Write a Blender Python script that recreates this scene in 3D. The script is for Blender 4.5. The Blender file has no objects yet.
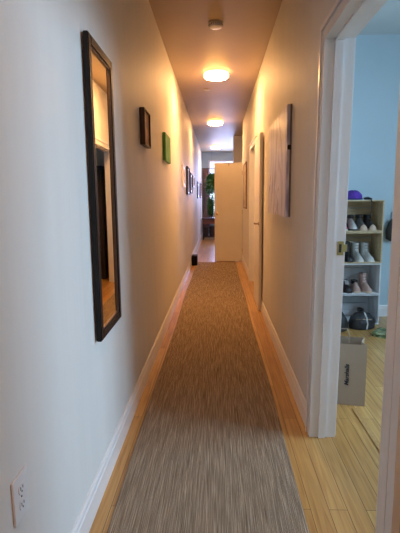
import bpy, bmesh, math, random
from mathutils import Vector, Matrix
random.seed(7)
S = bpy.context.scene
C = S.collection
PI = math.pi

# ------------------------------------------------------------ camera
yaw, pitch, roll = -.041, -.151, -.0105
fw = Vector((math.sin(yaw)*math.cos(pitch), math.cos(yaw)*math.cos(pitch), math.sin(pitch)))
rt = Vector((math.cos(yaw), -math.sin(yaw), 0)); up = rt.cross(fw)
r2 = rt*math.cos(roll) + up*math.sin(roll); u2 = up*math.cos(roll) - rt*math.sin(roll)
cam = bpy.data.cameras.new('camera'); co = bpy.data.objects.new('camera', cam); C.objects.link(co)
M = Matrix((r2, u2, -fw)).transposed().to_4x4(); M.translation = (0, 0, 1.4)
co.matrix_world = M
cam.sensor_width = 36; cam.sensor_fit = 'AUTO'; cam.lens = 444.9*36/533; cam.clip_start = .05; cam.clip_end = 100
S.camera = co

# ------------------------------------------------------------ world, daylight, exposure
S.view_settings.view_transform = 'Standard'; S.view_settings.look = 'None'
S.view_settings.gamma = 1; S.view_settings.use_curve_mapping = False
S.view_settings.exposure = 0.17
W = bpy.data.worlds.new('world'); S.world = W; W.use_nodes = True
bg = W.node_tree.nodes['Background']; bg.inputs[0].default_value = (.62, .80, 1, 1); bg.inputs[1].default_value = 1.6

def window_light(name, loc, rot, sx, sy, power, col):
    l = bpy.data.lights.new(name, 'AREA'); l.shape = 'RECTANGLE'; l.size = sx; l.size_y = sy
    l.energy = power; l.color = col
    o = bpy.data.objects.new(name, l); o.location = loc; o.rotation_euler = rot; C.objects.link(o)
DAY = (.52, .76, 1)
window_light('daylight_side_window', (3.72, 2.2, 2.25), (0, math.radians(64), 0), 1.7, 2.3, 205, DAY)      # outside the side room window
window_light('daylight_end_window', (.55, 16.65, 2.0), (-math.radians(66), 0, 0), 1.9, 1.7, 160, (.50, .56, 1))   # outside the end window
window_light('daylight_bedroom_window', (4.62, 6.8, 1.7), (0, PI/2, 0), 1.4, 1.1, 14, DAY)
LAMP = 185.0

# ------------------------------------------------------------ helpers
def mat(name, col, rough=.5, metal=0, var=0, scale=20, bump=0, bscale=60, stretch=(1, 1, 1), spec=.5, col2=None, coat=0):
    m = bpy.data.materials.new(name); m.use_nodes = True
    nt = m.node_tree; b = nt.nodes['Principled BSDF']
    b.inputs['Base Color'].default_value = (*col, 1); b.inputs['Roughness'].default_value = rough
    b.inputs['Metallic'].default_value = metal; b.inputs['Specular IOR Level'].default_value = spec
    b.inputs['Coat Weight'].default_value = coat
    tc = nt.nodes.new('ShaderNodeTexCoord'); mp = nt.nodes.new('ShaderNodeMapping')
    mp.inputs['Scale'].default_value = stretch; nt.links.new(tc.outputs['Object'], mp.inputs['Vector'])
    n = nt.nodes.new('ShaderNodeTexNoise'); n.inputs['Scale'].default_value = scale; n.inputs['Detail'].default_value = 4
    nt.links.new(mp.outputs[0], n.inputs['Vector'])
    r = nt.nodes.new('ShaderNodeValToRGB')
    c2 = col2 or tuple(c*(1-var) for c in col)
    r.color_ramp.elements[0].color = (*c2, 1); r.color_ramp.elements[1].color = (*col, 1)
    r.color_ramp.elements[0].position = .35; r.color_ramp.elements[1].position = .62
    nt.links.new(n.outputs['Fac'], r.inputs[0]); nt.links.new(r.outputs[0], b.inputs['Base Color'])
    if bump:
        n2 = nt.nodes.new('ShaderNodeTexNoise'); n2.inputs['Scale'].default_value = bscale; n2.inputs['Detail'].default_value = 3
        nt.links.new(mp.outputs[0], n2.inputs['Vector'])
        bp = nt.nodes.new('ShaderNodeBump'); bp.inputs['Strength'].default_value = bump; bp.inputs['Distance'].default_value = .01
        nt.links.new(n2.outputs['Fac'], bp.inputs['Height']); nt.links.new(bp.outputs[0], b.inputs['Normal'])
    return m

def new(): return bmesh.new()
def box(bm, x0, x1, y0, y1, z0, z1, mi=0, bev=0, rot=None, off=(0, 0, 0)):
    vs = [bm.verts.new((x, y, z)) for x in (x0, x1) for y in (y0, y1) for z in (z0, z1)]
    fs = [(0, 1, 3, 2), (4, 6, 7, 5), (0, 4, 5, 1), (2, 3, 7, 6), (0, 2, 6, 4), (1, 5, 7, 3)]
    faces = []
    for f in fs:
        fc = bm.faces.new([vs[i] for i in f]); fc.material_index = mi; faces.append(fc)
    if rot is not None:
        for v in vs: v.co = rot @ v.co + Vector(off)
    if bev:
        bmesh.ops.bevel(bm, geom=list({e for f in faces for e in f.edges}), offset=bev, segments=2, affect='EDGES')
    return vs
def loft(bm, rings, cap=True, closed=True, mi=0):
    R = [[bm.verts.new(p) for p in r] for r in rings]; n = len(rings[0])
    for a, b in zip(R, R[1:]):
        for i in range(n if closed else n-1):
            f = bm.faces.new((a[i], a[(i+1) % n], b[(i+1) % n], b[i])); f.material_index = mi
    if cap:
        for r in (R[0], R[-1]):
            f = bm.faces.new(r); f.material_index = mi
def lathe(bm, prof, c=(0, 0, 0), n=28, axis='z'):
    rings = []
    for r, h in prof:
        ring = []
        for i in range(n):
            a = 2*PI*i/n; x, y = r*math.cos(a), r*math.sin(a)
            p = {'z': (x, y, h), 'x': (h, x, y), 'y': (x, h, y)}[axis]
            ring.append((p[0]+c[0], p[1]+c[1], p[2]+c[2]))
        rings.append(ring)
    loft(bm, rings)
def tube(bm, pts, r, n=8):
    pts = [Vector(p) for p in pts]; rings = []
    for i, p in enumerate(pts):
        t = (pts[min(i+1, len(pts)-1)] - pts[max(i-1, 0)]).normalized()
        a = t.cross(Vector((0, 0, 1)) if abs(t.z) < .9 else Vector((1, 0, 0))).normalized(); b = t.cross(a)
        rr = r[i] if isinstance(r, (list, tuple)) else r
        rings.append([p + a*rr*math.cos(2*PI*k/n) + b*rr*math.sin(2*PI*k/n) for k in range(n)])
    loft(bm, rings)
def obj(name, bm, m, parent=None, smooth=False):
    bmesh.ops.recalc_face_normals(bm, faces=bm.faces)
    me = bpy.data.meshes.new(name); bm.to_mesh(me); bm.free()
    for k in (m if isinstance(m, (list, tuple)) else [m]): me.materials.append(k)
    if smooth:
        for p in me.polygons: p.use_smooth = True
        try: me.set_sharp_from_angle(angle=math.radians(40))
        except Exception: pass
    o = bpy.data.objects.new(name, me); C.objects.link(o)
    if parent: o.parent = parent
    return o
def tag(o, label, cat, group=None, kind=None):
    o['label'] = label; o['category'] = cat
    if group: o['group'] = group
    if kind: o['kind'] = kind
    return o
def thing(name, label, cat, loc=(0, 0, 0), rz=0, group=None):
    o = bpy.data.objects.new(name, None); C.objects.link(o); o.location = loc; o.rotation_euler = (0, 0, rz)
    o.empty_display_size = .05
    return tag(o, label, cat, group)
def struct(name, bm, m, label=None, cat='wall'):
    o = obj(name, bm, m); o['kind'] = 'structure'
    tag(o, label or name.replace('_', ' '), cat); return o
def dup(root, loc, rz=None, label=None, group=None, name=None):
    r = root.copy(); C.objects.link(r); r.location = loc
    if rz is not None: r.rotation_euler = (0, 0, rz)
    if label: r['label'] = label
    if group: r['group'] = group
    for ch in list(root.children):
        c = ch.copy(); C.objects.link(c); c.parent = r
        for g in ch.children:
            d = g.copy(); C.objects.link(d); d.parent = c
    return r

# ------------------------------------------------------------ materials
wall_m = mat('glossy_wall_paint', (.76, .74, .71), .6, var=.03, scale=3, bump=.16, bscale=9, stretch=(1, 3.2, .22), spec=.3)
roomwall_m = mat('matte_wall_paint', (.46, .59, .66), .6, var=.03, scale=3)
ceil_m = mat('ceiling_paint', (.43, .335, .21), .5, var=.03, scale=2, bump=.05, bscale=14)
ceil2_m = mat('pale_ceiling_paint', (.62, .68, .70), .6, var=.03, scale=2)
trim_m = mat('semi_gloss_trim_paint', (.80, .79, .79), .3, var=.03, scale=6)
door_m = mat('door_paint', (.80, .76, .70), .38, var=.03, scale=4)
black_m = mat('black_lacquer', (.010, .009, .009), .5, spec=.3)
bronze_m = mat('mirror_lip', (.18, .12, .09), .3, metal=.6)
brass_m = mat('brass', (.62, .42, .16), .3, metal=1)
steel_m = mat('dark_bronze_metal', (.20, .14, .10), .35, metal=1)
plastic_m = mat('white_plastic', (.80, .80, .82), .35)
dark_m = mat('dark_slot', (.03, .03, .03), .6)
vent_m = mat('aged_white_plastic', (.62, .55, .47), .45)

def emit(name, col, s):
    m = bpy.data.materials.new(name); m.use_nodes = True; b = m.node_tree.nodes['Principled BSDF']
    b.inputs['Base Color'].default_value = (.9, .9, .88, 1)
    b.inputs['Emission Color'].default_value = (*col, 1); b.inputs['Emission Strength'].default_value = s
    return m
bedwall_m = mat('tan_bedroom_paint', (.42, .36, .30), .7, var=.05, scale=3)
lamp_m = emit('lit_glass_diffuser', (1, .50, .18), LAMP)
lamp_side_m = emit('lit_glass_rim', (1, .50, .18), LAMP*.075)

def mirror():
    m = bpy.data.materials.new('mirror_silver'); m.use_nodes = True; b = m.node_tree.nodes['Principled BSDF']
    b.inputs['Base Color'].default_value = (.86, .87, .86, 1); b.inputs['Metallic'].default_value = 1; b.inputs['Roughness'].default_value = .015
    return m
mirror_m = mirror()
def glass():
    m = bpy.data.materials.new('window_glass'); m.use_nodes = True; nt = m.node_tree; nt.nodes.clear()
    o = nt.nodes.new('ShaderNodeOutputMaterial'); mx = nt.nodes.new('ShaderNodeMixShader')
    t = nt.nodes.new('ShaderNodeBsdfTransparent'); g = nt.nodes.new('ShaderNodeBsdfGlossy'); g.inputs['Roughness'].default_value = .02
    mx.inputs[0].default_value = .06
    nt.links.new(t.outputs[0], mx.inputs[1]); nt.links.new(g.outputs[0], mx.inputs[2]); nt.links.new(mx.outputs[0], o.inputs[0]); return m
glass_m = glass()

def floor_mat():
    m = bpy.data.materials.new('oak_strip_floor'); m.use_nodes = True; nt = m.node_tree; b = nt.nodes['Principled BSDF']
    tc = nt.nodes.new('ShaderNodeTexCoord'); mp = nt.nodes.new('ShaderNodeMapping'); mp.inputs['Rotation'].default_value = (0, 0, PI/2)
    nt.links.new(tc.outputs['Object'], mp.inputs['Vector'])
    br = nt.nodes.new('ShaderNodeTexBrick'); br.inputs['Scale'].default_value = 1
    br.inputs['Brick Width'].default_value = 1.35; br.inputs['Row Height'].default_value = .083
    br.inputs['Mortar Size'].default_value = .0016; br.inputs['Mortar Smooth'].default_value = .2; br.offset = .37
    br.inputs['Color1'].default_value = (.58, .35, .125, 1); br.inputs['Color2'].default_value = (.44, .235, .075, 1)
    br.inputs['Mortar'].default_value = (.12, .055, .02, 1)
    nt.links.new(mp.outputs[0], br.inputs['Vector'])
    mp2 = nt.nodes.new('ShaderNodeMapping'); mp2.inputs['Scale'].default_value = (38, 1.6, 1); nt.links.new(tc.outputs['Object'], mp2.inputs['Vector'])
    n = nt.nodes.new('ShaderNodeTexNoise'); n.inputs['Scale'].default_value = 1.6; n.inputs['Detail'].default_value = 6; n.inputs['Distortion'].default_value = .6
    nt.links.new(mp2.outputs[0], n.inputs['Vector'])
    r = nt.nodes.new('ShaderNodeValToRGB'); r.color_ramp.elements[0].color = (.62, .5, .4, 1); r.color_ramp.elements[1].color = (1.05, 1.05, 1.0, 1)
    r.color_ramp.elements[0].position = .3; r.color_ramp.elements[1].position = .6
    nt.links.new(n.outputs['Fac'], r.inputs[0])
    mx = nt.nodes.new('ShaderNodeMix'); mx.data_type = 'RGBA'; mx.blend_type = 'MULTIPLY'; mx.inputs[0].default_value = .75
    nt.links.new(br.outputs['Color'], mx.inputs[6]); nt.links.new(r.outputs[0], mx.inputs[7]); nt.links.new(mx.outputs[2], b.inputs['Base Color'])
    b.inputs['Roughness'].default_value = .3
    bp = nt.nodes.new('ShaderNodeBump'); bp.inputs['Strength'].default_value = .25; bp.inputs['Distance'].default_value = .003; bp.invert = True
    nt.links.new(br.outputs['Fac'], bp.inputs['Height']); nt.links.new(bp.outputs[0], b.inputs['Normal'])
    return m
def rug_mat():
    m = bpy.data.materials.new('melange_rug'); m.use_nodes = True; nt = m.node_tree; b = nt.nodes['Principled BSDF']
    tc = nt.nodes.new('ShaderNodeTexCoord'); mp = nt.nodes.new('ShaderNodeMapping'); mp.inputs['Scale'].default_value = (360, 6, 1)
    nt.links.new(tc.outputs['Object'], mp.inputs['Vector'])
    n = nt.nodes.new('ShaderNodeTexNoise'); n.inputs['Scale'].default_value = 1; n.inputs['Detail'].default_value = 3
    sx = nt.nodes.new('ShaderNodeSeparateXYZ'); nt.links.new(mp.outputs[0], sx.inputs[0])
    w = nt.nodes.new('ShaderNodeTexNoise'); w.noise_dimensions = '1D'; w.inputs['Scale'].default_value = .8; w.inputs['Detail'].default_value = 1
    nt.links.new(sx.outputs[0], w.inputs['W'])
    ma = nt.nodes.new('ShaderNodeMath'); ma.operation = 'MULTIPLY_ADD'; ma.inputs[1].default_value = 9; nt.links.new(w.outputs[0], ma.inputs[0]); nt.links.new(sx.outputs[1], ma.inputs[2])
    cx = nt.nodes.new('ShaderNodeCombineXYZ'); nt.links.new(sx.outputs[0], cx.inputs[0]); nt.links.new(ma.outputs[0], cx.inputs[1]); nt.links.new(cx.outputs[0], n.inputs['Vector'])
    r = nt.nodes.new('ShaderNodeValToRGB'); e = r.color_ramp.elements
    e[0].position = .34; e[0].color = (.10, .066, .042, 1); e[1].position = .66; e[1].color = (.60, .47, .33, 1)
    k = e.new(.5); k.color = (.24, .17, .115, 1)
    nt.links.new(n.outputs['Fac'], r.inputs[0]); nt.links.new(r.outputs[0], b.inputs['Base Color'])
    b.inputs['Roughness'].default_value = .95; b.inputs['Specular IOR Level'].default_value = .1
    bp = nt.nodes.new('ShaderNodeBump'); bp.inputs['Strength'].default_value = .6; bp.inputs['Distance'].default_value = .004
    nt.links.new(n.outputs['Fac'], bp.inputs['Height']); nt.links.new(bp.outputs[0], b.inputs['Normal'])
    return m
floor_m = floor_mat(); rug_m = rug_mat()

# ------------------------------------------------------------ structure
H = 3.04; HT = 3.14; XL, XR, XI = -.57, .55, .675     # hall walls, inner face of the right wall towards the rooms
bm = new(); box(bm, -.72, 4.5, -3.2, 16.4, -.1, 0); struct('floor', bm, floor_m, 'honey oak strip floor running the length of the hallway', 'floor')
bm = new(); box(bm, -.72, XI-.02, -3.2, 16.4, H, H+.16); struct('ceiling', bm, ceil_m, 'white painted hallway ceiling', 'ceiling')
bm = new(); box(bm, -.72, XL, -3.2, 16.4, 0, HT); struct('wall_left', bm, wall_m, 'long white left hallway wall', 'wall')
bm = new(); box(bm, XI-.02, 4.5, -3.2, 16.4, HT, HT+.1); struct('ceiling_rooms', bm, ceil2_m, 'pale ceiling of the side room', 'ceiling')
DY0, DY1, DH = 1.37, 2.465, 2.20        # side room doorway
BY0, BY1, BH = 6.30, 7.52, 2.20        # bedroom doorway
EY = 10.07
bm = new()
box(bm, XR, XI, -3.2, DY0, 0, HT); box(bm, XR, XI, DY0, DY1, DH, HT); box(bm, XR, XI, DY1, BY0, 0, HT)
box(bm, XR, XI, BY0, BY1, BH, HT); box(bm, XR, XI, BY1, EY, 0, HT)
def lean(vs, ref=None):
    # the old door frame is out of plumb: its far post leans a little
    for v in vs:
        if (ref is None and 2 < v.co.y < 2.7) or (ref is not None and abs(v.co.y-ref) < .001): v.co.y += .03-.045*v.co.z
lean(bm.verts, DY1)
struct('wall_right', bm, wall_m, 'right hallway wall with doorways', 'wall')
bm = new(); box(bm, XL, 4.5, -3.2, -3.05, 0, HT); struct('wall_back', bm, wall_m, 'wall behind the viewer closing the hallway', 'wall')
def holed(name, axis, p0, p1, a0, a1, h, m, label):
    bm = new(); w0, w1, z0, z1 = h
    def bx(a, b, z, zz):
        if axis == 'x': box(bm, p0, p1, a, b, z, zz)
        else: box(bm, a, b, p0, p1, z, zz)
    bx(a0, w0, 0, HT); bx(w1, a1, 0, HT); bx(w0, w1, 0, z0); bx(w0, w1, z1, HT)
    return struct(name, bm, m, label, 'wall')
holed('wall_room_right', 'x', 3.2, 3.4, -.6, 5.22, (1.05, 3.35, .95, 2.65), roomwall_m, 'side room wall with daylight window')
bm = new(); box(bm, XI, 4.5, 5.22, 5.34, 0, HT); struct('wall_room_far', bm, roomwall_m, 'pale blue painted wall behind the stacked shoe crates', 'wall')
bm = new(); box(bm, XI, 4.5, -.72, -.6, 0, HT); struct('wall_room_near', bm, roomwall_m, 'near wall of the side room', 'wall')
holed('wall_bedroom_right', 'x', 4.3, 4.5, 5.34, 8.3, (6.2, 7.3, .95, 2.4), roomwall_m, 'bedroom outer wall')
bm = new(); box(bm, XI, 4.5, 8.3, 8.42, 0, HT); struct('wall_bedroom_far', bm, bedwall_m, 'bedroom far wall', 'wall')
bm = new(); box(bm, 1.35, 1.5, 8.42, 12.2, 0, HT); struct('wall_recess', bm, roomwall_m, 'side of the recess past the hallway end door', 'wall')
bm = new(); box(bm, .42, 1.5, 12.2, 12.35, 0, HT); struct('wall_return', bm, wall_m, 'short tan return wall beyond the open door', 'wall')
bm = new(); box(bm, 3.0, 3.15, 12.35, 16.2, 0, HT); struct('wall_end_right', bm, roomwall_m, 'right wall of the end room', 'wall')
bm = new(); box(bm, 1.5, 3.15, 12.2, 12.35, 0, HT); struct('wall_end_near', bm, roomwall_m, 'near wall of the end room', 'wall')
holed('wall_end', 'y', 16.2, 16.4, XL, 3.15, (-.33, 1.45, .9, 2.75), roomwall_m, 'end wall with the bright window')

def window(name, axis, p, a0, a1, z0, z1, nv, nh, label):
    bm = new(); t = .06
    def bx(a, b, z, zz, d=.04):
        if axis == 'x': box(bm, p-d, p+d, a, b, z, zz)
        else: box(bm, a, b, p-d, p+d, z, zz)
    bx(a0, a0+t, z0, z1); bx(a1-t, a1, z0, z1); bx(a0+t, a1-t, z0, z0+t); bx(a0+t, a1-t, z1-t, z1)
    for i in range(1, nv): c = a0+(a1-a0)*i/nv; bx(c-.015, c+.015, z0+t, z1-t, .015)
    for i in range(1, nh): c = z0+(z1-z0)*i/nh; bx(a0+t, a1-t, c-.015, c+.015, .014)
    w = struct(name, bm, trim_m, label, 'window')
    bm = new()
    if axis == 'x': box(bm, p-.003, p+.003, a0+t, a1-t, z0+t, z1-t)
    else: box(bm, a0+t, a1-t, p-.003, p+.003, z0+t, z1-t)
    obj('pane', bm, glass_m, w); return w
window('window_1', 'x', 3.30, 1.05, 3.35, .95, 2.65, 2, 2, 'side room window letting in daylight')
window('window_2', 'y', 16.28, -.33, 1.45, .9, 2.75, 2, 2, 'bright end window behind hanging plants')
window('window_3', 'x', 4.38, 6.2, 7.3, .95, 2.4, 1, 2, 'bedroom window')

# baseboards: profile swept along y (side = +1 grows towards +x)
def base_y(name, x, side, y0, y1, label, h=.135, parent=None):
    bm = new(); pr = [(0, 0), (.016, 0), (.016, h-.035), (.012, h-.03), (.012, h-.012), (.006, h), (0, h)]
    rings = [[(x+side*a, y, z) for a, z in pr] for y in (y0, y1)]
    loft(bm, rings); bmx = new
    return struct(name, bm, trim_m, label, 'baseboard')
def base_x(name, y, side, x0, x1, label, h=.135):
    bm = new(); pr = [(0, 0), (.016, 0), (.016, h-.035), (.012, h-.03), (.012, h-.012), (.006, h), (0, h)]
    loft(bm, [[(x, y+side*a, z) for a, z in pr] for x in (x0, x1)])
    return struct(name, bm, trim_m, label, 'baseboard')
base_y('baseboard_left', XL, 1, -3.05, 9.26, 'white baseboard along the left hallway wall')
base_y('baseboard_left_far', XL, 1, 9.52, 16.2, 'bright white baseboard on the left past the black box', h=.2)
base_y('baseboard_right', XR, -1, DY1+.075, BY0-.08, 'white baseboard between the two right doorways')
base_y('baseboard_right_near', XR, -1, -3.05, DY0-.125, 'white baseboard right behind the viewer')
base_y('baseboard_right_far', XR, -1, BY1+.08, EY, 'white baseboard on the right before the end door')
base_x('baseboard_room', 5.22, -1, XI, 3.2, 'white baseboard behind the shoe crates')
base_y('baseboard_room_right', 3.2, -1, -.6, 5.2, 'white baseboard under the side room window')
base_x('baseboard_end', 16.2, -1, XL+.02, 3.0, 'white baseboard under the end window')

# door casings: doorway trim with a groove, jambs and stops
def doorway(name, y0, y1, h, wn, wf, label):
    bm = new()
    def strip(ya, yb, z0, z1, hz=False):
        pass
    # near and far vertical casings (inner flat, groove, outer bead), face towards the hall
    for y, s, w in ((y0, -1, wn), (y1, 1, wf)):
        a = [(0, .42, .018), (.42, .58, .009), (.58, 1.0, .024)]
        for f0, f1, t in a:
            ya, yb = sorted((y+s*w*f0, y+s*w*f1)); box(bm, XR-t, XR, ya, yb, 0, h+w*f1)
    wt = wf
    for f0, f1, t in ((0, .42, .018), (.42, .58, .009), (.58, 1.0, .024)):
        box(bm, XR-t+.0005, XR, y0-wn*f1+.001, y1+wf*f1-.001, h+wt*f0, h+wt*f1)
    # jamb lining 
    j = .02
    box(bm, XR-.016, XI+.01, y0, y0+j, 0, h); box(bm, XR-.016, XI+.01, y1-j, y1, 0, h); box(bm, XR-.016, XI+.01, y0+j, y1-j, h-j, h)
    # stop
    box(bm, XR+.035, XR+.075, y0+j, y0+j+.012, 0, h-j); box(bm, XR+.035, XR+.075, y1-j-.012, y1-j, 0, h-j); box(bm, XR+.035, XR+.075, y0+j, y1-j, h-j-.012, h-j)
    # room side casing
    for y, s in ((y0, -1), (y1, 1)):
        ya, yb = sorted((y, y+s*.08)); box(bm, XI, XI+.018, ya, yb, 0, h+.08)
    box(bm, XI, XI+.0175, y0, y1, h, h+.08)
    return struct(name, bm, trim_m, label, 'door frame')
t1 = doorway('trim_1', DY0, DY1, DH, .125, .058, 'grey-white door frame around the side room doorway')
lean(t1.data.vertices)
bm = new(); box(bm, XI-.030, XI+.004, DY1-.0235, DY1-.0195, 1.09, 1.165, bev=.001); lean(bm.verts)
sp = obj('strike_plate', bm, brass_m, t1); sp['label'] = 'brass strike plate'
bm = new(); box(bm, XI-.022, XI-.008, DY1-.0245, DY1-.0225, 1.105, 1.15); lean(bm.verts); obj('latch_hole', bm, dark_m, sp)
bm = new(); box(bm, XI+.002, XI+.022, DY1-.0225, DY1-.018, 1.108, 1.148, bev=.001); lean(bm.verts); obj('strike_lip', bm, brass_m, sp)
doorway('trim_2', BY0, BY1, BH, .08, .08, 'cream door frame around the bedroom doorway')
bm = new(); box(bm, XR-.014, XR, EY-.07, EY, 0, 2.26); box(bm, XR-.014, XI, EY, EY+.015, 0, 2.26)
struct('trim_3', bm, trim_m, 'cream corner casing where the end door hangs', 'door frame')
# threshold strips of wood in the side room doorway
bm = new(); box(bm, .89, .925, -.55, 2.84, 0, .007, bev=.002)
struct('trim_4', bm, mat('oak_threshold', (.50, .28, .10), .35, var=.3, scale=30, stretch=(10, 1, 1)), 'worn oak threshold strip in the side doorway', 'threshold')

# ------------------------------------------------------------ doors
def knob_set(parent, c, ax, s, m=brass_m, lever=False):
    bm = new()
    prof = [(.026, 0), (.026, s*.006), (.010, s*.010), (.009, s*.032), (.020, s*.038), (.026, s*.050), (.022, s*.062), (.008, s*.066)]
    lathe(bm, prof, c, 18, ax); return obj('door_knob', bm, m, parent, True)
def leaf(parent, w, h, t=.036):
    # slab along +x from the hinge, two shallow moulded panels on both faces
    bm = new(); box(bm, 0, w, -t/2, t/2, .012, h, bev=.002); o = obj('door_leaf', bm, door_m, parent)
    return o
# end door standing open across the hallway
d = thing('door_2', 'cream door standing open across the hallway end', 'door', (.535, 9.93, 0), PI); d['kind'] = 'structure'
leaf(d, .605, 2.165)
k = knob_set(d, (.55, .018, 1.07), 'y', 1); k['label'] = 'brass door knob'; knob_set(d, (.55, -.018, 1.07), 'y', -1)
for z in (.25, 1.1, 1.95):
    bm = new(); lathe(bm, [(.006, z-.045), (.006, z+.045)], (-.006, -.02, 0), 10); obj('hinge', bm, brass_m, d)
# bedroom door folded back against the right wall
d = thing('door_1', 'cream bedroom door folded back flat against the right wall', 'door', (.524, 6.24, 0), -PI/2-.006); d['kind'] = 'structure'
leaf(d, .80, 2.17)
for s in (-1,):
    bm = new(); lathe(bm, [(.022, 0), (.022, -.006), (.009, -.008), (.009, -.045), (.011, -.05)], (.735, -.018, 1.09), 14, 'y'); kk = obj('door_handle', bm, steel_m, d, True)
    bm = new(); box(bm, .63, .745, -.074, -.060, 1.081, 1.099, bev=.004); obj('lever', bm, steel_m, kk)
for z in (.25, 1.1, 1.95):
    bm = new(); lathe(bm, [(.006, z-.045), (.006, z+.045)], (-.007, .02, 0), 10); obj('hinge', bm, brass_m, d)
bm = new()
tube(bm, [(.245, 9.955, 2.10), (.245, 9.955, 2.172), (.245, 9.90, 2.172), (.245, 9.90, 2.11), (.245, 9.88, 2.10), (.245, 9.875, 2.115)], .006, 6)
tag(obj('over_door_hook', bm, steel_m), 'small dark metal hook over the top of the open end door', 'hook')
bm = new(); box(bm, -.06, .42, 9.972, 10.02, 0, .045, bev=.015)  # pale strip added behind the door, imitating light through its bottom gap
tag(obj('door_gap_light', bm, mat('pale_gap_light', (.75, .75, .82), .9)), 'pale strip on the floor standing for light under the open end door', 'gap light')
bm = new()
loft(bm, [[(.42+.045*math.cos(a)*s, 9.865+.03*math.sin(a)*s, z) for a in [2*PI*i/12 for i in range(12)]] for s, z in ((.8, 0), (1, .012), (.9, .03), (.3, .04))])
tag(obj('door_wedge', bm, mat('pale_rubber', (.82, .80, .88), .6), smooth=True), 'pale door wedge on the floor at the foot of the end door', 'door wedge')

# ------------------------------------------------------------ runner rug
bm = new(); N = 60; rings = []
for i in range(N+1):
    y = -1.2 + 11.0*i/N
    w0 = -.478 + .006*math.sin(y*1.7); w1 = .385 + .005*math.sin(y*2.1+1)
    rings.append([(w0, y, .0005), (w0, y, .006), (w0+.006, y, .008), (w1-.006, y, .008), (w1, y, .006), (w1, y, .0005)])
loft(bm, rings); tag(obj('runner_rug', bm, rug_m), 'long brown-grey flecked runner rug down the hallway floor', 'rug')

# ------------------------------------------------------------ ceiling fittings
def ceiling_light(loc, label):
    t = thing('ceiling_light', label, 'ceiling light', loc, 0, 'round ceiling lights along the hallway')
    bm = new(); lathe(bm, [(.150, 0), (.150, -.012), (.146, -.016)], n=36); obj('base', bm, plastic_m, t, True)
    bm = new(); lathe(bm, [(.145, -.0165), (.160, -.022), (.165, -.04), (.162, -.060), (.155, -.068)], n=36)
    obj('diffuser_rim', bm, lamp_side_m, t, True)
    bm = new(); lathe(bm, [(.154, -.0682), (.145, -.075), (.10, -.083), (.02, -.086)], n=36)
    obj('diffuser', bm, lamp_m, t, True); return t
L1 = ceiling_light((-.012, 6.15, H), 'lit round ceiling light nearest the viewer')
for yy_, xx_, k_, lb_ in ((-.3, -.02, .27, 'lit round ceiling light above and behind the viewer'), (9.87, -.045, .6, 'lit round ceiling light in the middle of the three'), (14.43, -.05, .5, 'lit round ceiling light furthest away beyond the door')):
    L = dup(L1, (xx_, yy_, H), label=lb_)      # dimmer bulbs
    for ch in L.children:
        if ch.name.startswith('diffuser.'):
            ch.data = ch.data.copy(); ch.data.materials[0] = emit('dim_glass_diffuser', (1, .50, .18), LAMP*k_)
t = thing('smoke_detector', 'small round white smoke detector on the ceiling before the first light', 'smoke detector', (-.012, 4.5, H))
bm = new(); lathe(bm, [(.072, 0), (.072, -.012), (.066, -.014)], n=30); obj('mount', bm, vent_m, t, True)
bm = new(); lathe(bm, [(.064, -.0145), (.064, -.03), (.056, -.042), (.04, -.046), (.01, -.047)], n=30); hd = obj('cover', bm, plastic_m, t, True)
bm = new()
for i in range(20):
    a = 2*PI*i/20; box(bm, -.002, .002, -.004, .004, -.028, -.017, rot=Matrix.Rotation(a, 3, 'Z'), off=(.064*math.cos(a+PI/2), .064*math.sin(a+PI/2), 0))
obj('grille', bm, dark_m, hd)
bm = new(); lathe(bm, [(.05, 0), (.05, -.004), (.04, -.008), (.01, -.009)], (-.16, 7.1, H), 24)
tag(obj('ceiling_cover_plate', bm, vent_m, smooth=True), 'small flat disc cover on the ceiling beyond the first light', 'cover plate')

# ------------------------------------------------------------ left wall: mirror, outlet, pictures
def frame_on_left(name, label, cat, y0, y1, z0, z1, fw_, d, fm, parts=True, lean=0, x=None, glassy=None, group=None, lip=None):
    x = XL if x is None else x
    t = thing(name, label, cat, (x, (y0+y1)/2, z0), 0, group)
    w, h = y1-y0, z1-z0
    bm = new()
    for a, b, c, e in ((-w/2, -w/2+fw_, 0, h), (w/2-fw_, w/2, 0, h), (-w/2+fw_, w/2-fw_, 0, fw_), (-w/2+fw_, w/2-fw_, h-fw_, h)):
        box(bm, .002, d, a, b, c, e, bev=min(.004, fw_/5))
    obj('frame', bm, fm, t)
    return t, w, h
t, w, h = frame_on_left('wall_mirror', 'tall narrow black-framed mirror hanging on the left wall', 'mirror', 1.96, 2.405, .75, 2.10, .044, .028, black_m)
bm = new()
for a, b, c, e in ((-.1795, -.174, .044, h-.044), (.174, .1795, .044, h-.044), (-.174, .174, .044, .05), (-.174, .174, h-.05, h-.044)):
    box(bm, .010, .023, a, b, c, e)
lp = obj('inner_lip', bm, bronze_m, t); lp['label'] = 'bronze inner lip'
bm = new(); box(bm, .006, .016, -.1745, .1745, .0495, h-.0495); obj('mirror_glass', bm, mirror_m, t); t.rotation_euler = (0, 0, .008); t.location.x += .003

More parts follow.
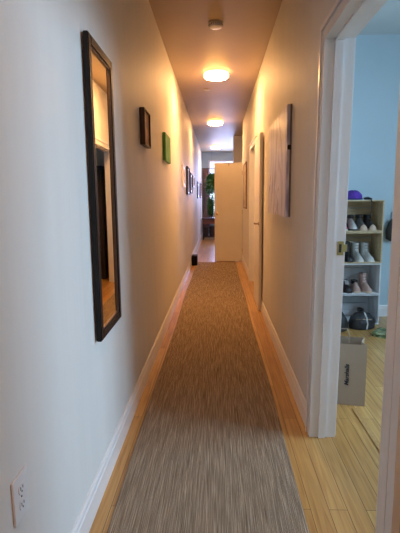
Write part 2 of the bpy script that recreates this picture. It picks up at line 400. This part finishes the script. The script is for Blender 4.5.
t = thing('power_outlet', 'white double power outlet low on the left wall', 'power outlet', (XL, 1.135, .567))
bm = new(); box(bm, .0005, .007, -.045, .045, -.0665, .0665, bev=.0015); cp = obj('cover_plate', bm, plastic_m, t)
bm = new(); lathe(bm, [(.003, .007), (.003, .0085), (.001, .009)], n=10, axis='x'); obj('screw', bm, steel_m, cp)
for z in (-.024, .024):
    bm = new(); loft(bm, [[(x, .017*math.cos(a), z+max(-.0135, min(.0135, .017*math.sin(a)))) for a in [2*PI*i/24 for i in range(24)]] for x in (.0072, .0095)])
    s = obj('socket', bm, plastic_m, t)
    bm = new(); box(bm, .0094, .0102, -.008, -.0055, z-.002, z+.008); box(bm, .0094, .0102, .0055, .008, z-.001, z+.007)
    lathe(bm, [(.0028, .0094), (.0028, .0102)], (0, 0, z-.008), 10, 'x'); obj('slots', bm, dark_m, s)

def art_mat(name, kind, cols, scale=6, rough=.6):
    m = bpy.data.materials.new(name); m.use_nodes = True; nt = m.node_tree; b = nt.nodes['Principled BSDF']; b.inputs['Roughness'].default_value = rough
    tc = nt.nodes.new('ShaderNodeTexCoord')
    mp = nt.nodes.new('ShaderNodeMapping'); nt.links.new(tc.outputs['Object'], mp.inputs['Vector'])
    if kind == 'wave':
        n = nt.nodes.new('ShaderNodeTexWave'); n.inputs['Distortion'].default_value = 16; n.inputs['Detail'].default_value = 3; n.inputs['Detail Scale'].default_value = 1.6
        n.bands_direction = 'Y'; mp.inputs['Scale'].default_value = (1, 1, .45)
    else: n = nt.nodes.new('ShaderNodeTexNoise'); n.inputs['Detail'].default_value = 3
    n.inputs['Scale'].default_value = scale; nt.links.new(mp.outputs[0], n.inputs['Vector'])
    r = nt.nodes.new('ShaderNodeValToRGB'); e = r.color_ramp.elements; r.color_ramp.interpolation = 'LINEAR'
    lo, hi = (.02, .98) if kind == 'wave' else (.32, .68)
    while len(e) < len(cols): e.new(.5)
    for i, c in enumerate(cols): e[i].position = lo+(hi-lo)*i/(len(cols)-1); e[i].color = (*c, 1)
    nt.links.new(n.outputs[0], r.inputs[0]); nt.links.new(r.outputs[0], b.inputs['Base Color'])
    return m
def left_picture(label, y0, y1, z0, z1, fw_, d, fm, art, name='framed_picture', cat='picture', matw=0):
    t, w, h = frame_on_left(name, label, cat, y0, y1, z0, z1, fw_, d, fm)
    if matw:
        bm = new(); box(bm, .003, d*.5, -w/2+fw_-.001, w/2-fw_+.001, fw_-.001, h-fw_+.001); mo = obj('mount_board', bm, plastic_m, t)
        q = fw_+matw
        bm = new(); box(bm, d*.5, d*.5+.002, -w/2+q, w/2-q, q, h-q); obj('print', bm, art, t)
    else:
        bm = new(); box(bm, .003, d*.7, -w/2+fw_-.001, w/2-fw_+.001, fw_-.001, h-fw_+.001); obj('print', bm, art, t)
    return t
redbrown_art = art_mat('red_brown_abstract', 'noise', [(.10, .02, .015), (.22, .06, .04), (.40, .18, .12), (.12, .05, .04)], 9)
dkred = mat('dark_red_edge', (.05, .012, .010), .4)
left_picture('small dark red-brown picture, first after the mirror on the left wall', 3.355, 3.64, 1.80, 2.065, .012, .04, dkred, redbrown_art)
# green canvas: one box canvas with painted edge
t = thing('canvas_picture', 'small plain green canvas on the left wall, second after the mirror', 'picture', (XL, 4.97, 1.80))
bm = new(); box(bm, .002, .034, -.25, .25, 0, .285, bev=.003); obj('canvas', bm, art_mat('green_paint', 'noise', [(.07, .24, .03), (.10, .34, .045), (.14, .42, .07)], 7), t)
white_f = mat('white_frame_wood', (.78, .72, .64), .4); grey_art = art_mat('grey_print', 'noise', [(.25, .22, .24), (.55, .5, .5), (.1, .09, .1)], 8)
dark_art = art_mat('dark_print', 'noise', [(.03, .03, .05), (.12, .10, .14), (.4, .36, .4)], 7)
pale_art = art_mat('pale_print', 'noise', [(.45, .42, .5), (.72, .7, .76), (.3, .28, .34)], 7)
left_picture('white-framed print on the left wall just before the tall black frame', 7.25, 7.85, 1.60, 1.95, .02, .022, white_f, pale_art, matw=.04)
left_picture('tall black-framed picture on the left wall, largest of the far group', 8.15, 8.85, 1.48, 1.985, .03, .035, black_m, dark_art, matw=.02)
left_picture('dark framed picture on the left wall just beyond the tall black one', 9.15, 9.75, 1.51, 1.93, .028, .03, black_m, dark_art, matw=.05)
left_picture('small grey-framed picture high on the far left wall', 10.1, 10.75, 1.66, 1.92, .02, .03, steel_m, grey_art, matw=.03)
left_picture('thin dark-framed picture on the far left wall, second from the window end', 12.4, 13.4, 1.41, 1.87, .03, .03, black_m, pale_art, matw=.08)
left_picture('pale purple picture on the far left wall closest to the window end', 14.5, 15.6, 1.42, 1.90, .03, .03, mat('mauve_frame', (.20, .14, .20), .5), grey_art, matw=.04)

# black box at the foot of the left wall
t = thing('speaker_box', 'small black box standing on the floor against the left wall', 'box', (-.505, 9.39, 0))
bm = new(); box(bm, -.048, .070, -.12, .12, .004, .222, bev=.006); obj('case', bm, black_m, t)
bm = new(); box(bm, -.052, .052, -.124, -.119, .015, .195, bev=.002); obj('front_grille', bm, mat('black_mesh', (.008, .008, .008), .9, spec=.1), t)

# ------------------------------------------------------------ right wall: canvas and far frame
t = thing('abstract_canvas', 'large white canvas with violet-grey swirled brushwork on the right wall', 'painting', (XR, 4.02, 1.255))
bm = new(); box(bm, -.034, -.003, -.58, .58, 0, .83, bev=.003)
obj('canvas', bm, art_mat('violet_swirl', 'wave', [(.42, .38, .54), (.80, .77, .90), (.88, .86, .92), (.56, .50, .66), (.86, .84, .92), (.82, .79, .88)], 1.1, .35), t)
bm = new(); box(bm, -.012, -.001, -.588, -.5805, .002, .828); ed = obj('stretcher_edge', bm, mat('brown_edge', (.22, .14, .11), .6, var=.3), t); ed['label'] = 'brown raw canvas edge'
bm = new(); box(bm, -.03, -.004, -.600, -.588, .50, .535, bev=.003); obj('hanging_clip', bm, black_m, t)
t = thing('framed_poster', 'narrow wood-framed poster on the right wall beside the open end door', 'picture', (XR, 8.98, 1.2))
bm = new()
for a, b, c, e in ((-.45, -.425, 0, .88), (.425, .45, 0, .88), (-.425, .425, 0, .025), (-.425, .425, .855, .88)): box(bm, -.018, -.002, a, b, c, e, bev=.002)
obj('frame', bm, mat('reddish_wood', (.22, .09, .05), .4, var=.3), t)
bm = new(); box(bm, -.012, -.003, -.426, .426, .024, .856); obj('print', bm, art_mat('tan_print', 'noise', [(.5, .4, .32), (.7, .6, .5), (.3, .2, .2)], 5), t)

# ------------------------------------------------------------ side room: stacked crates
wood_m = mat('natural_pine', (.60, .46, .27), .6, var=.25, scale=8, stretch=(1, 6, 6))
whitewood_m = mat('white_painted_pine', (.66, .68, .70), .55, var=.12, scale=8)
def crate(z, m, label):
    t = thing('wooden_crate', label, 'crate', (1.522, 5.03, z), 0, 'wooden crates stacked on their sides as shoe shelves')
    w, d, h = .255, .17, .342
    for s in (-1, 1):
        bm = new(); x0, x1 = sorted((s*w, s*(w-.014)))
        for a, b in ((0, .11), (.118, .224), (.232, .34)): box(bm, x0, x1, -d+a, -d+b, 0, h-.002, bev=.0015)
        obj('end_panel', bm, m, t)
    for nm, z0 in (('bottom_panel', .001), ('top_panel', h-.015)):
        bm = new()
        for a, b in ((0, .108), (.116, .224), (.232, .34)): box(bm, -w+.0145, w-.0145, -d+a, -d+b, z0, z0+.012, bev=.0015)
        obj(nm, bm, m, t)
    for i in range(4):
        zz = .018+i*.078; bm = new(); box(bm, -w+.0145, w-.0145, d-.012, d, zz, zz+.072, bev=.0015); obj('back_slat', bm, m, t)
    return t
for i, (m, lb) in enumerate(((whitewood_m, 'white painted crate on the floor, bottom of the shoe stack'), (whitewood_m, 'white painted crate, second from the bottom of the stack, holding pinkish boots'),
                             (wood_m, 'natural wood crate holding pale grey high boots'), (wood_m, 'natural wood crate at the top of the stack under a purple hat'))):
    crate(i*.343, m, lb)
CZ = [i*.343+.0135 for i in range(4)]

# shoes; local toe towards -y, origin at sole centre
def shoe(label, loc, rz, up_m, sole_m, kind='low', lining=dark_m, lace=None, L=.26, shaft=.11, toe=None, cat='shoe', group=None, name=None):
    nm = name or {'low': 'shoe', 'boot': 'boot', 'heel': 'heeled_shoe'}[kind]
    t = thing(nm, label, cat, loc, rz, group); n = 16
    prof = [(-.50, .012, .3), (-.47, .030, .62), (-.38, .047, .86), (-.22, .062, .98), (-.05, .085, .86), (.10, .098 if kind != 'heel' else .07, .74), (.30, .092, .70), (.44, .088, .66), (.50, .07, .45)]
    sw = .046; lift = (lambda u: .055*max(0, min(1, (u+.15)/.5))) if kind == 'heel' else (lambda u: 0)
    bm = new(); rings = []
    for u, hgt, ww in prof:
        r = []
        for i in range(n):
            a = 2*PI*i/n; cx, cz = math.cos(a), math.sin(a)
            r.append((sw*ww*cx*(1 if cz < 0 else (1-.25*cz)), u*L, .018+lift(u)+(hgt*max(0, cz) if cz > 0 else 0.0)))
        rings.append(r)
    loft(bm, rings[2:] if toe else rings)
    upo = obj('upper', bm, up_m, t, True)
    if toe: bm = new(); loft(bm, rings[:3]+[[(x*.98, y_, z_) for x, y_, z_ in rings[3]]][:0]); tc_ = obj('toe_cap', bm, toe, t, True); tc_['label'] = 'beige toe cap'
    bm = new(); rings = []
    for u, w in ((-.515, .25), (-.48, .68), (-.38, .93), (-.22, 1.04), (-.05, .92), (.12, .80), (.32, .80), (.46, .72), (.515, .4)):
        z0 = 0 if kind != 'heel' else lift(u)
        rings.append([(-sw*w, u*L, z0), (sw*w, u*L, z0), (sw*w, u*L, .018+lift(u)), (-sw*w, u*L, .018+lift(u))])
    loft(bm, rings)
    if kind == 'heel': box(bm, -.018, .018, .34*L, .48*L, 0, .06)
    obj('sole', bm, sole_m, t)
    if kind == 'boot':
        bm = new(); rings = []
        for z, a, b, yy in ((.05, .040, .075, .22), (.09, .040, .066, .24), (.11+shaft*.3, .038, .056, .27), (.11+shaft, .043, .060, .28)):
            rings.append([(a*math.cos(2*PI*i/n), yy*L+b*math.sin(2*PI*i/n), z) for i in range(n)])
        top = [(x*.86, yy_*1.0*.86+.28*L*.14, z-.002) for x, yy_, z in rings[-1]]; inn = [(x*.8, yy_*.8+.28*L*.2, .11) for x, yy_, z in rings[-1]]
        loft(bm, rings+[top, inn]); obj('shaft', bm, up_m, t, True)
    else:
        bm = new(); loft(bm, [[(.030*k*math.cos(2*PI*i/n), .27*L+.058*k*math.sin(2*PI*i/n), z+(.0+lift(.3))) for i in range(n)] for k, z in ((1.12, .078), (1.12, .114), (.92, .116), (.8, .1135))])
        obj('collar', bm, lining, t, True)
    if lace:
        for j in range(4):
            bm = new(); yy, zz = (((-.18+.07*j)*L, .018+(.066+.009*j)) if kind != 'boot' else (.27*L-.062+.002*j, .105+.03*j))
            box(bm, -.022, .022, yy-.003, yy+.003, zz, zz+.004); obj('lace', bm, lace, t)
    return t
greysh = mat('pale_grey_leather', (.50, .50, .47), .55, var=.2, scale=30); whitesole = mat('pale_sole', (.62, .60, .55), .6)
blk = mat('black_leather', (.02, .02, .022), .4, var=.2); beige = mat('beige_insole', (.55, .40, .30), .6)
pink = mat('pink_knit', (.45, .10, .16), .7, var=.3); redd = mat('dark_red_fabric', (.28, .02, .04), .6)
pinkb = mat('dusty_pink_suede', (.50, .33, .28), .8, var=.2); lacew = mat('white_lace', (.7, .68, .66), .8)
FY = 4.985
# top crate
z = CZ[3]
shoe('black and grey shoe with a beige toe, right end of the top crate', (1.668, FY+.01, z), .10, mat('charcoal_leather', (.06, .06, .06), .4, var=.5, scale=40), beige, 'heel', blk, L=.25, toe=beige, group='dress shoes in the top crate')
shoe('black and grey shoe with a beige toe, second from the right in the top crate', (1.572, FY, z), .05, mat('grey_leather', (.16, .155, .15), .5, var=.6, scale=40), beige, 'heel', blk, L=.25, toe=beige, group='dress shoes in the top crate')
shoe('white and black shoe in the middle of the top crate', (1.475, FY, z), -.05, mat('off_white_leather', (.58, .54, .52), .5, var=.3, scale=30), blk, 'heel', blk, L=.25)
shoe('pink knit shoe at the left of the top crate', (1.375, FY-.01, z), -.12, pink, whitesole, 'low', pink, lacew, L=.24)
# second crate
z = CZ[2]
shoe('pale grey lace-up high boot, right one in the second crate from the top', (1.655, FY, z), .12, greysh, whitesole, 'boot', greysh, blk, shaft=.09, cat='boot', group='pale grey boots')
shoe('pale grey lace-up high boot, left one in the second crate from the top', (1.545, FY, z), .06, greysh, whitesole, 'boot', greysh, blk, shaft=.09, cat='boot', group='pale grey boots')
shoe('black boot beside the pale grey boots', (1.44, FY, z), 0, blk, blk, 'boot', blk, shaft=.10, cat='boot')
shoe('black boot at the left end of the pale grey boots crate', (1.34, FY, z), 0, blk, blk, 'boot', blk, shaft=.08, cat='boot')
# third crate
z = CZ[1]
shoe('dusty pink boot on the right in the upper white crate', (1.65, FY, z), .08, pinkb, beige, 'boot', pinkb, lacew, shaft=.08, cat='boot')
shoe('dusty pink boot turned sideways in the upper white crate', (1.54, FY-.01, z), -.05, pinkb, beige, 'low', blk, L=.22, cat='shoe')
shoe('black shoe in the upper white crate between red and pink ones', (1.44, FY, z), 0, blk, blk, 'low', blk, lacew)
shoe('dark red high shoe at the left of the upper white crate', (1.34, FY, z), 0, redd, blk, 'boot', redd, blk, shaft=.06, cat='shoe')
# bottom crate and floor
z = CZ[0]
shoe('black shoe inside the bottom crate', (1.64, FY+.02, z), 0, blk, blk, 'low', blk, cat='shoe')

# purple hat on top
t = thing('knit_hat', 'purple knit hat lying on the top crate', 'hat', (1.485, 5.0, 1.373))
bm = new(); n = 24; rings = []
for r_, zz in ((.088, 0), (.094, .010), (.092, .030), (.090, .034), (.088, .055), (.070, .082), (.04, .095), (.01, .098)):
    rings.append([(r_*(1+.06*math.sin(5*a+zz*60))*math.cos(a), r_*.85*math.sin(a), zz+.006*math.sin(3*a)*(zz > .02)) for a in [2*PI*i/n for i in range(n)]])
loft(bm, rings); obj('crown', bm, mat('purple_knit', (.12, .045, .42), .9, var=.35, scale=70, bump=.6, bscale=120), t, True)
bm = new(); rings = []
for r_, zz in ((.02, .001), (.098, .001), (.101, .008), (.098, .016), (.02, .016)):
    rings.append([(r_*math.cos(a), r_*.87*math.sin(a), zz) for a in [2*PI*i/n for i in range(n)]])
loft(bm, rings); obj('brim', bm, mat('indigo_knit', (.05, .03, .18), .9, bump=.5, bscale=120), t, True)
# black cloth strap beside the hat, draping down the front
bm = new(); pts = [(1.59, 4.95, 1.385), (1.61, 4.90, 1.388), (1.632, 4.852, 1.380), (1.636, 4.846, 1.345), (1.638, 4.85, 1.25), (1.62, 4.90, 1.14)]
tube(bm, pts, [.012, .016, .012, .004, .003, .003], 8)
tag(obj('bag_strap', bm, blk, smooth=True), 'black strap beside the purple hat, hanging over the crate edge', 'strap')
# power cord down the right of the crates
bm = new(); pts = []
for i in range(26):
    u = i/25; pts.append((1.80+.035*math.sin(u*5.2)+.02*u, 5.19-.02*math.sin(u*3), .95-.93*u))
tube(bm, pts, .006, 6); tag(obj('hanging_cable', bm, black_m, smooth=True), 'black cord hanging down the wall right of the crates', 'cord')
t = thing('hanging_pouch', 'small black pouch hung on the wall right of the crates', 'pouch', (1.99, 5.17, .90))
bm = new(); loft(bm, [[(a*math.cos(2*PI*i/14), b*math.sin(2*PI*i/14), z) for i in range(14)] for a, b, z in ((.03, .015, 0), (.07, .035, .03), (.075, .04, .12), (.05, .03, .21), (.015, .012, .25))]); obj('body', bm, blk, t, True)
bm = new(); tube(bm, [(-.02, 0, .24), (-.01, .01, .33), (.01, .01, .33), (.02, 0, .24)], .004, 6); obj('loop', bm, blk, t)

# black bags on the floor in front of the crates
def duffel(label, loc, rz, a, b, hgt, strap=True, name='backpack'):
    t = thing(name, label, 'bag', loc, rz)
    bm = new(); n = 24; rings = []
    for s, zz in ((.85, 0), (1, .04), (1.0, .35), (.9, .65), (.6, .9), (.15, 1)):
        rings.append([(a*s*(1+.05*math.sin(4*q+zz*6))*math.cos(q), b*s*math.sin(q)*(1+.06*math.sin(3*q+1)), zz*hgt) for q in [2*PI*i/n for i in range(n)]])
    loft(bm, rings); obj('body', bm, mat('black_nylon', (.018, .018, .02), .5, var=.3, bump=.6, bscale=30), t, True)
    bm = new(); tube(bm, [(a*.1, -b*1.02, .01), (a*.13, -b*1.1, hgt*.4), (a*.1, -b*.9, hgt*.75), (a*.05, -b*.4, hgt*1.0)], .008, 6)
    s = obj('strap', bm, mat('pale_webbing', (.55, .54, .52), .8), t, True); s['label'] = 'pale strap'
    bm = new(); tube(bm, [(-a*.7, -b*.75, hgt*.62), (-a*.2, -b*.99, hgt*.66), (a*.5, -b*.86, hgt*.62)], .004, 6); obj('zip', bm, steel_m, t)
    return t
duffel('black bag with a pale strap on the floor before the crates', (1.55, 4.73, 0), .1, .14, .095, .18)
duffel('grey-black crumpled bag on the floor left of the strapped black bag', (1.235, 4.66, 0), -.2, .14, .11, .22)
t = thing('folded_mat', 'dark green patterned mat lying folded on the floor right of the black bag', 'mat', (1.755, 4.42, 0), -.6)
gm = art_mat('green_camouflage', 'noise', [(.02, .03, .015), (.10, .13, .04), (.30, .33, .18), (.05, .06, .03)], 14, .8)
for k in range(2):
    bm = new(); rings = []
    for i in range(13):
        u = -1+2*i/12; hh = .022*(1-abs(u)**4)+.004
        rings.append([(.17*u, -.10+.012*math.sin(4*u+k), .0005+k*.027), (.17*u, .10, .0005+k*.027), (.17*u, .09, hh+.003+k*.027+.006*math.sin(5*u)), (.17*u, -.09, hh+.003+k*.027+.004*math.cos(6*u))])
    loft(bm, rings); obj('fold', bm, gm, t)

# ------------------------------------------------------------ paper shopping bag
kraft = mat('kraft_paper', (.34, .26, .19), .75, var=.08, scale=5, bump=.1, bscale=8)
t = thing('paper_shopping_bag', 'brown paper shopping bag standing open on the floor inside the doorway', 'shopping bag', (.855, 2.985, 0), -.20)
bw, bd, bh, th = .15, .085, .43, .0015
bm = new(); n = 0
def bagring(z, k, s=1.0, inset=0):
    p = k*.028
    return [(-bw*s+inset, -bd+inset, z), (0, -bd+inset-.004*k, z), (bw*s-inset, -bd+inset, z), (bw*s-p-inset, 0, z-.006*k), (bw*s-inset, bd-inset, z), (0, bd-inset+.006*k, z), (-bw*s+inset, bd-inset, z), (-bw*s+p+inset, 0, z-.006*k)]
rings = [bagring(0, 0), bagring(.02, 0), bagring(.15, .35), bagring(.30, .7), bagring(bh, 1.0), bagring(bh, 1.0, 1, th*1.5), bagring(.30, .7, 1, th*1.5), bagring(.01, 0, 1, th*1.5)]
loft(bm, rings); obj('bag_body', bm, kraft, t)
for s, lb in ((-1, 0), (1, 0)):
    bm = new(); yy = s*(bd-.010)
    tube(bm, [(-.05, yy, bh-.05), (-.05, yy, bh+.02), (-.035, yy+.012*s, bh-.0+.055), (.035, yy+.012*s, bh+.055), (.05, yy, bh+.02), (.05, yy, bh-.05)], .003, 6) if s > 0 else tube(bm, [(-.05, yy, bh-.05), (-.05, yy+.012, bh-.09), (-.03, yy+.016, bh-.13), (.03, yy+.016, bh-.13), (.05, yy+.012, bh-.09), (.05, yy, bh-.05)], .003, 6)
    obj('handle', bm, kraft, t)
fc = bpy.data.curves.new('lettering', 'FONT'); fc.body = 'Marshalls'; fc.size = .040; fc.shear = .25; fc.extrude = .0004; fc.offset = .0009; fc.align_x = 'CENTER'; fc.align_y = 'CENTER'
fo = bpy.data.objects.new('tmp', fc); C.objects.link(fo)
bpy.context.view_layer.update()
me = bpy.data.meshes.new_from_object(fo.evaluated_get(bpy.context.evaluated_depsgraph_get())); bpy.data.objects.remove(fo)
me.materials.clear(); me.materials.append(mat('dark_blue_ink', (.008, .010, .025), .6))
lo = bpy.data.objects.new('lettering', me); C.objects.link(lo); lo.parent = t
lo.location = (.028, -bd-.0045, .215); lo.rotation_euler = (PI/2, -PI/2, 0); lo['label'] = 'dark vertical lettering'
# white roll of paper in the bag
bm = new(); lathe(bm, [(.045, .012), (.045, .47), (.040, .47), (.040, .30)], (-.06, .025, 0), 20)
o = obj('paper_roll', bm, mat('white_paper', (.66, .64, .60), .7), None, True); o.location = (.855, 2.985, 0); o.rotation_euler = (0, 0, -.2)
tag(o, 'white paper roll sticking up inside the brown paper bag', 'paper roll')

# ------------------------------------------------------------ bedroom seen in the mirror
t = thing('bed', 'bed with a pinkish white cover seen in the mirror', 'bed', (1.86, 6.85, 0))
bm = new(); box(bm, -.95, 1.0, -.75, .75, .12, .30, bev=.01); obj('bed_frame', bm, mat('dark_bed_wood', (.05, .03, .02), .5), t)
for sx in (-.9, .94):
    for sy in (-.7, .7):
        bm = new(); box(bm, sx-.03, sx+.03, sy-.03, sy+.03, 0, .12); obj('leg', bm, black_m, t)
bm = new(); box(bm, -.94, .98, -.74, .74, .30, .50, bev=.04); obj('mattress', bm, mat('white_sheet', (.7, .66, .65), .9), t, True)
bm = new(); box(bm, -.99, .4, -.80, .80, .20, .66, bev=.08); obj('duvet', bm, mat('pinkish_duvet', (.62, .46, .42), .9, var=.15, scale=5, bump=.6, bscale=6), t, True)
bm = new(); box(bm, .55, .93, -.6, .6, .505, .64, bev=.06); obj('pillow', bm, mat('pillow_cotton', (.7, .68, .66), .9), t, True)
t = thing('wardrobe', 'tall dark wardrobe seen in the mirror', 'wardrobe', (2.4, 8.0, 0))
bm = new(); box(bm, -1.6, .9, -.25, .28, .0, 1.98, bev=.005); obj('body', bm, mat('espresso_wood', (.035, .022, .018), .45), t)
for i, x0 in enumerate((-1.58, -.75, .08)):
    bm = new(); box(bm, x0, x0+.80, -.272, -.252, .06, 1.94, bev=.003); dd = obj('wardrobe_door', bm, mat('espresso_door', (.03, .02, .016), .4), t)
    bm = new(); lathe(bm, [(.012, -.272), (.008, -.285), (.014, -.30), (.004, -.303)], (x0+.74, 0, 1.0), 12, 'y'); obj('knob', bm, steel_m, dd)

# ------------------------------------------------------------ end room: curtain, plants, dark stand
t = thing('curtain', 'brownish patterned curtain at the left of the end window', 'curtain', (-.42, 16.12, .35))
bm = new(); rings = []
for zz in (0, .6, 1.2, 1.8, 2.1):
    r = [(-.11+.24*i/24, -.025*math.sin(i*1.5)-.0, zz) for i in range(25)] + [(-.11+.24*i/24, .012-.025*math.sin(i*1.5), zz) for i in range(24, -1, -1)]
    rings.append(r)
loft(bm, rings); obj('fabric', bm, art_mat('curtain_fabric', 'noise', [(.22, .12, .10), (.42, .28, .24), (.30, .16, .18), (.5, .36, .3)], 8, .9), t, True)
bm = new(); tube(bm, [(-.13, 0, 2.11), (2.0, 0, 2.11)], .012, 8); obj('rod', bm, steel_m, t)
t = thing('plant_stand', 'dark wooden cabinet holding plants under the end window', 'cabinet', (-.09, 15.55, 0))
dw = mat('dark_red_wood', (.055, .022, .018), .4, var=.4)
bm = new(); box(bm, -.46, .8, -.28, .28, .70, .74, bev=.004); obj('top', bm, dw, t)
bm = new(); box(bm, -.43, .77, -.25, .25, .54, .70, bev=.003); obj('drawer_front', bm, mat('red_brown_panel', (.14, .05, .04), .45), t)
bm = new(); box(bm, -.43, .77, -.24, .24, .08, .11); obj('shelf', bm, dw, t)
for sx in (-.43, .73):
    for sy in (-.24, .20):
        bm = new(); box(bm, sx, sx+.04, sy, sy+.04, 0, .54); obj('leg', bm, dw, t)

leaf_ms = [mat('leaf_green_a', (.035, .13, .03), .45, var=.4), mat('leaf_green_b', (.08, .24, .07), .45, var=.3)]
def plant(name, label, loc, pot, poth, stems, spread, hgt, ls, trail=False, m=0):
    t = thing(name, label, 'plant', loc)
    bm = new(); lathe(bm, [(pot*.7, 0), (pot, poth), (pot*.9, poth), (pot*.85, poth-.02)], n=20); obj('pot', bm, mat('pot', (.10, .05, .04), .5), t, True)
    bm = new(); lv = new()
    for s in range(stems):
        a = random.uniform(0, 2*PI); R_ = random.uniform(.3, 1)*spread; hh = hgt*random.uniform(.6, 1)
        p = []
        for i in range(7):
            u = i/6
            if trail: zz = poth+.1*math.sin(min(1, u*2)*PI/2) - hh*max(0, u-.25)*1.3; rr = R_*min(1, u*2.2)
            else: zz = poth-.02+hh*u; rr = R_*u*u
            p.append(Vector((rr*math.cos(a+u*.4), rr*math.sin(a+u*.4), zz)))
        tube(bm, p, .004, 5)
        for i in range(1, 7):
            for k in range(3):
                b_ = p[i-1].lerp(p[i], random.random()); d_ = Vector((random.uniform(-1, 1), random.uniform(-1, 1), random.uniform(-.6, .5))).normalized()
                sd = d_.cross(Vector((0, 0, 1))).normalized(); l = ls*random.uniform(.7, 1.3); nrm = sd.cross(d_)*l*.12
                q = [b_, b_+d_*l*.45+sd*l*.26+nrm, b_+d_*l, b_+d_*l*.45-sd*l*.26+nrm]
                q = q if trail else [Vector((x.x, x.y, max(x.z, .02))) for x in q]
                vs = [lv.verts.new(x) for x in q]; lv.faces.new(vs)
    obj('stems', bm, mat('stem', (.06, .10, .03), .6), t); f = obj('foliage', lv, leaf_ms[m], t); f['kind'] = 'stuff'
    return t
plant('potted_plant', 'leafy potted plant on the cabinet, left of the window', (-.25, 15.50, .748), .08, .12, 26, .12, .62, .13, m=1)
plant('potted_plant', 'green bushy plant in the middle of the cabinet before the window', (.12, 15.55, .744), .09, .16, 26, .13, .66, .13, m=1)
plant('potted_plant', 'small plant at the right of the cabinet, half hidden by the door', (.44, 15.5, .742), .09, .14, 12, .15, .5, .10, m=1)
t = plant('hanging_plant', 'trailing green plant hanging in front of the end window', (-.20, 15.72, 2.0), .075, .12, 34, .17, .72, .15, True, 1)
bm = new()
for k in range(3):
    a = k*2*PI/3; tube(bm, [(.085*math.cos(a), .085*math.sin(a), .12), (0, 0, .62)], .003, 5)
tube(bm, [(0, 0, .62), (0, 0, 1.09)], .003, 5); obj('hanging_cord', bm, steel_m, t)
# things on the stand's lower shelf and beside it
for i, (x, y, r_, hh, lb) in enumerate(((-.42, 15.5, .10, .30, 'dark round basket on the lower shelf of the plant cabinet, left one'), (-.19, 15.5, .11, .34, 'dark round basket on the lower shelf of the plant cabinet, middle one'), (.06, 15.5, .10, .26, 'dark round basket on the lower shelf of the plant cabinet, right one'))):
    bm = new(); lathe(bm, [(r_*.8, 0), (r_, hh*.5), (r_*.9, hh), (r_*.8, hh), (r_*.85, hh*.5)], (0, 0, 0), 20)
    o = obj('basket', bm, mat('dark_wicker', (.05, .04, .05), .7, var=.6, scale=40, bump=.8, bscale=60), None, True); o.location = (x, y, .111); tag(o, lb, 'basket', 'baskets under the plant cabinet')
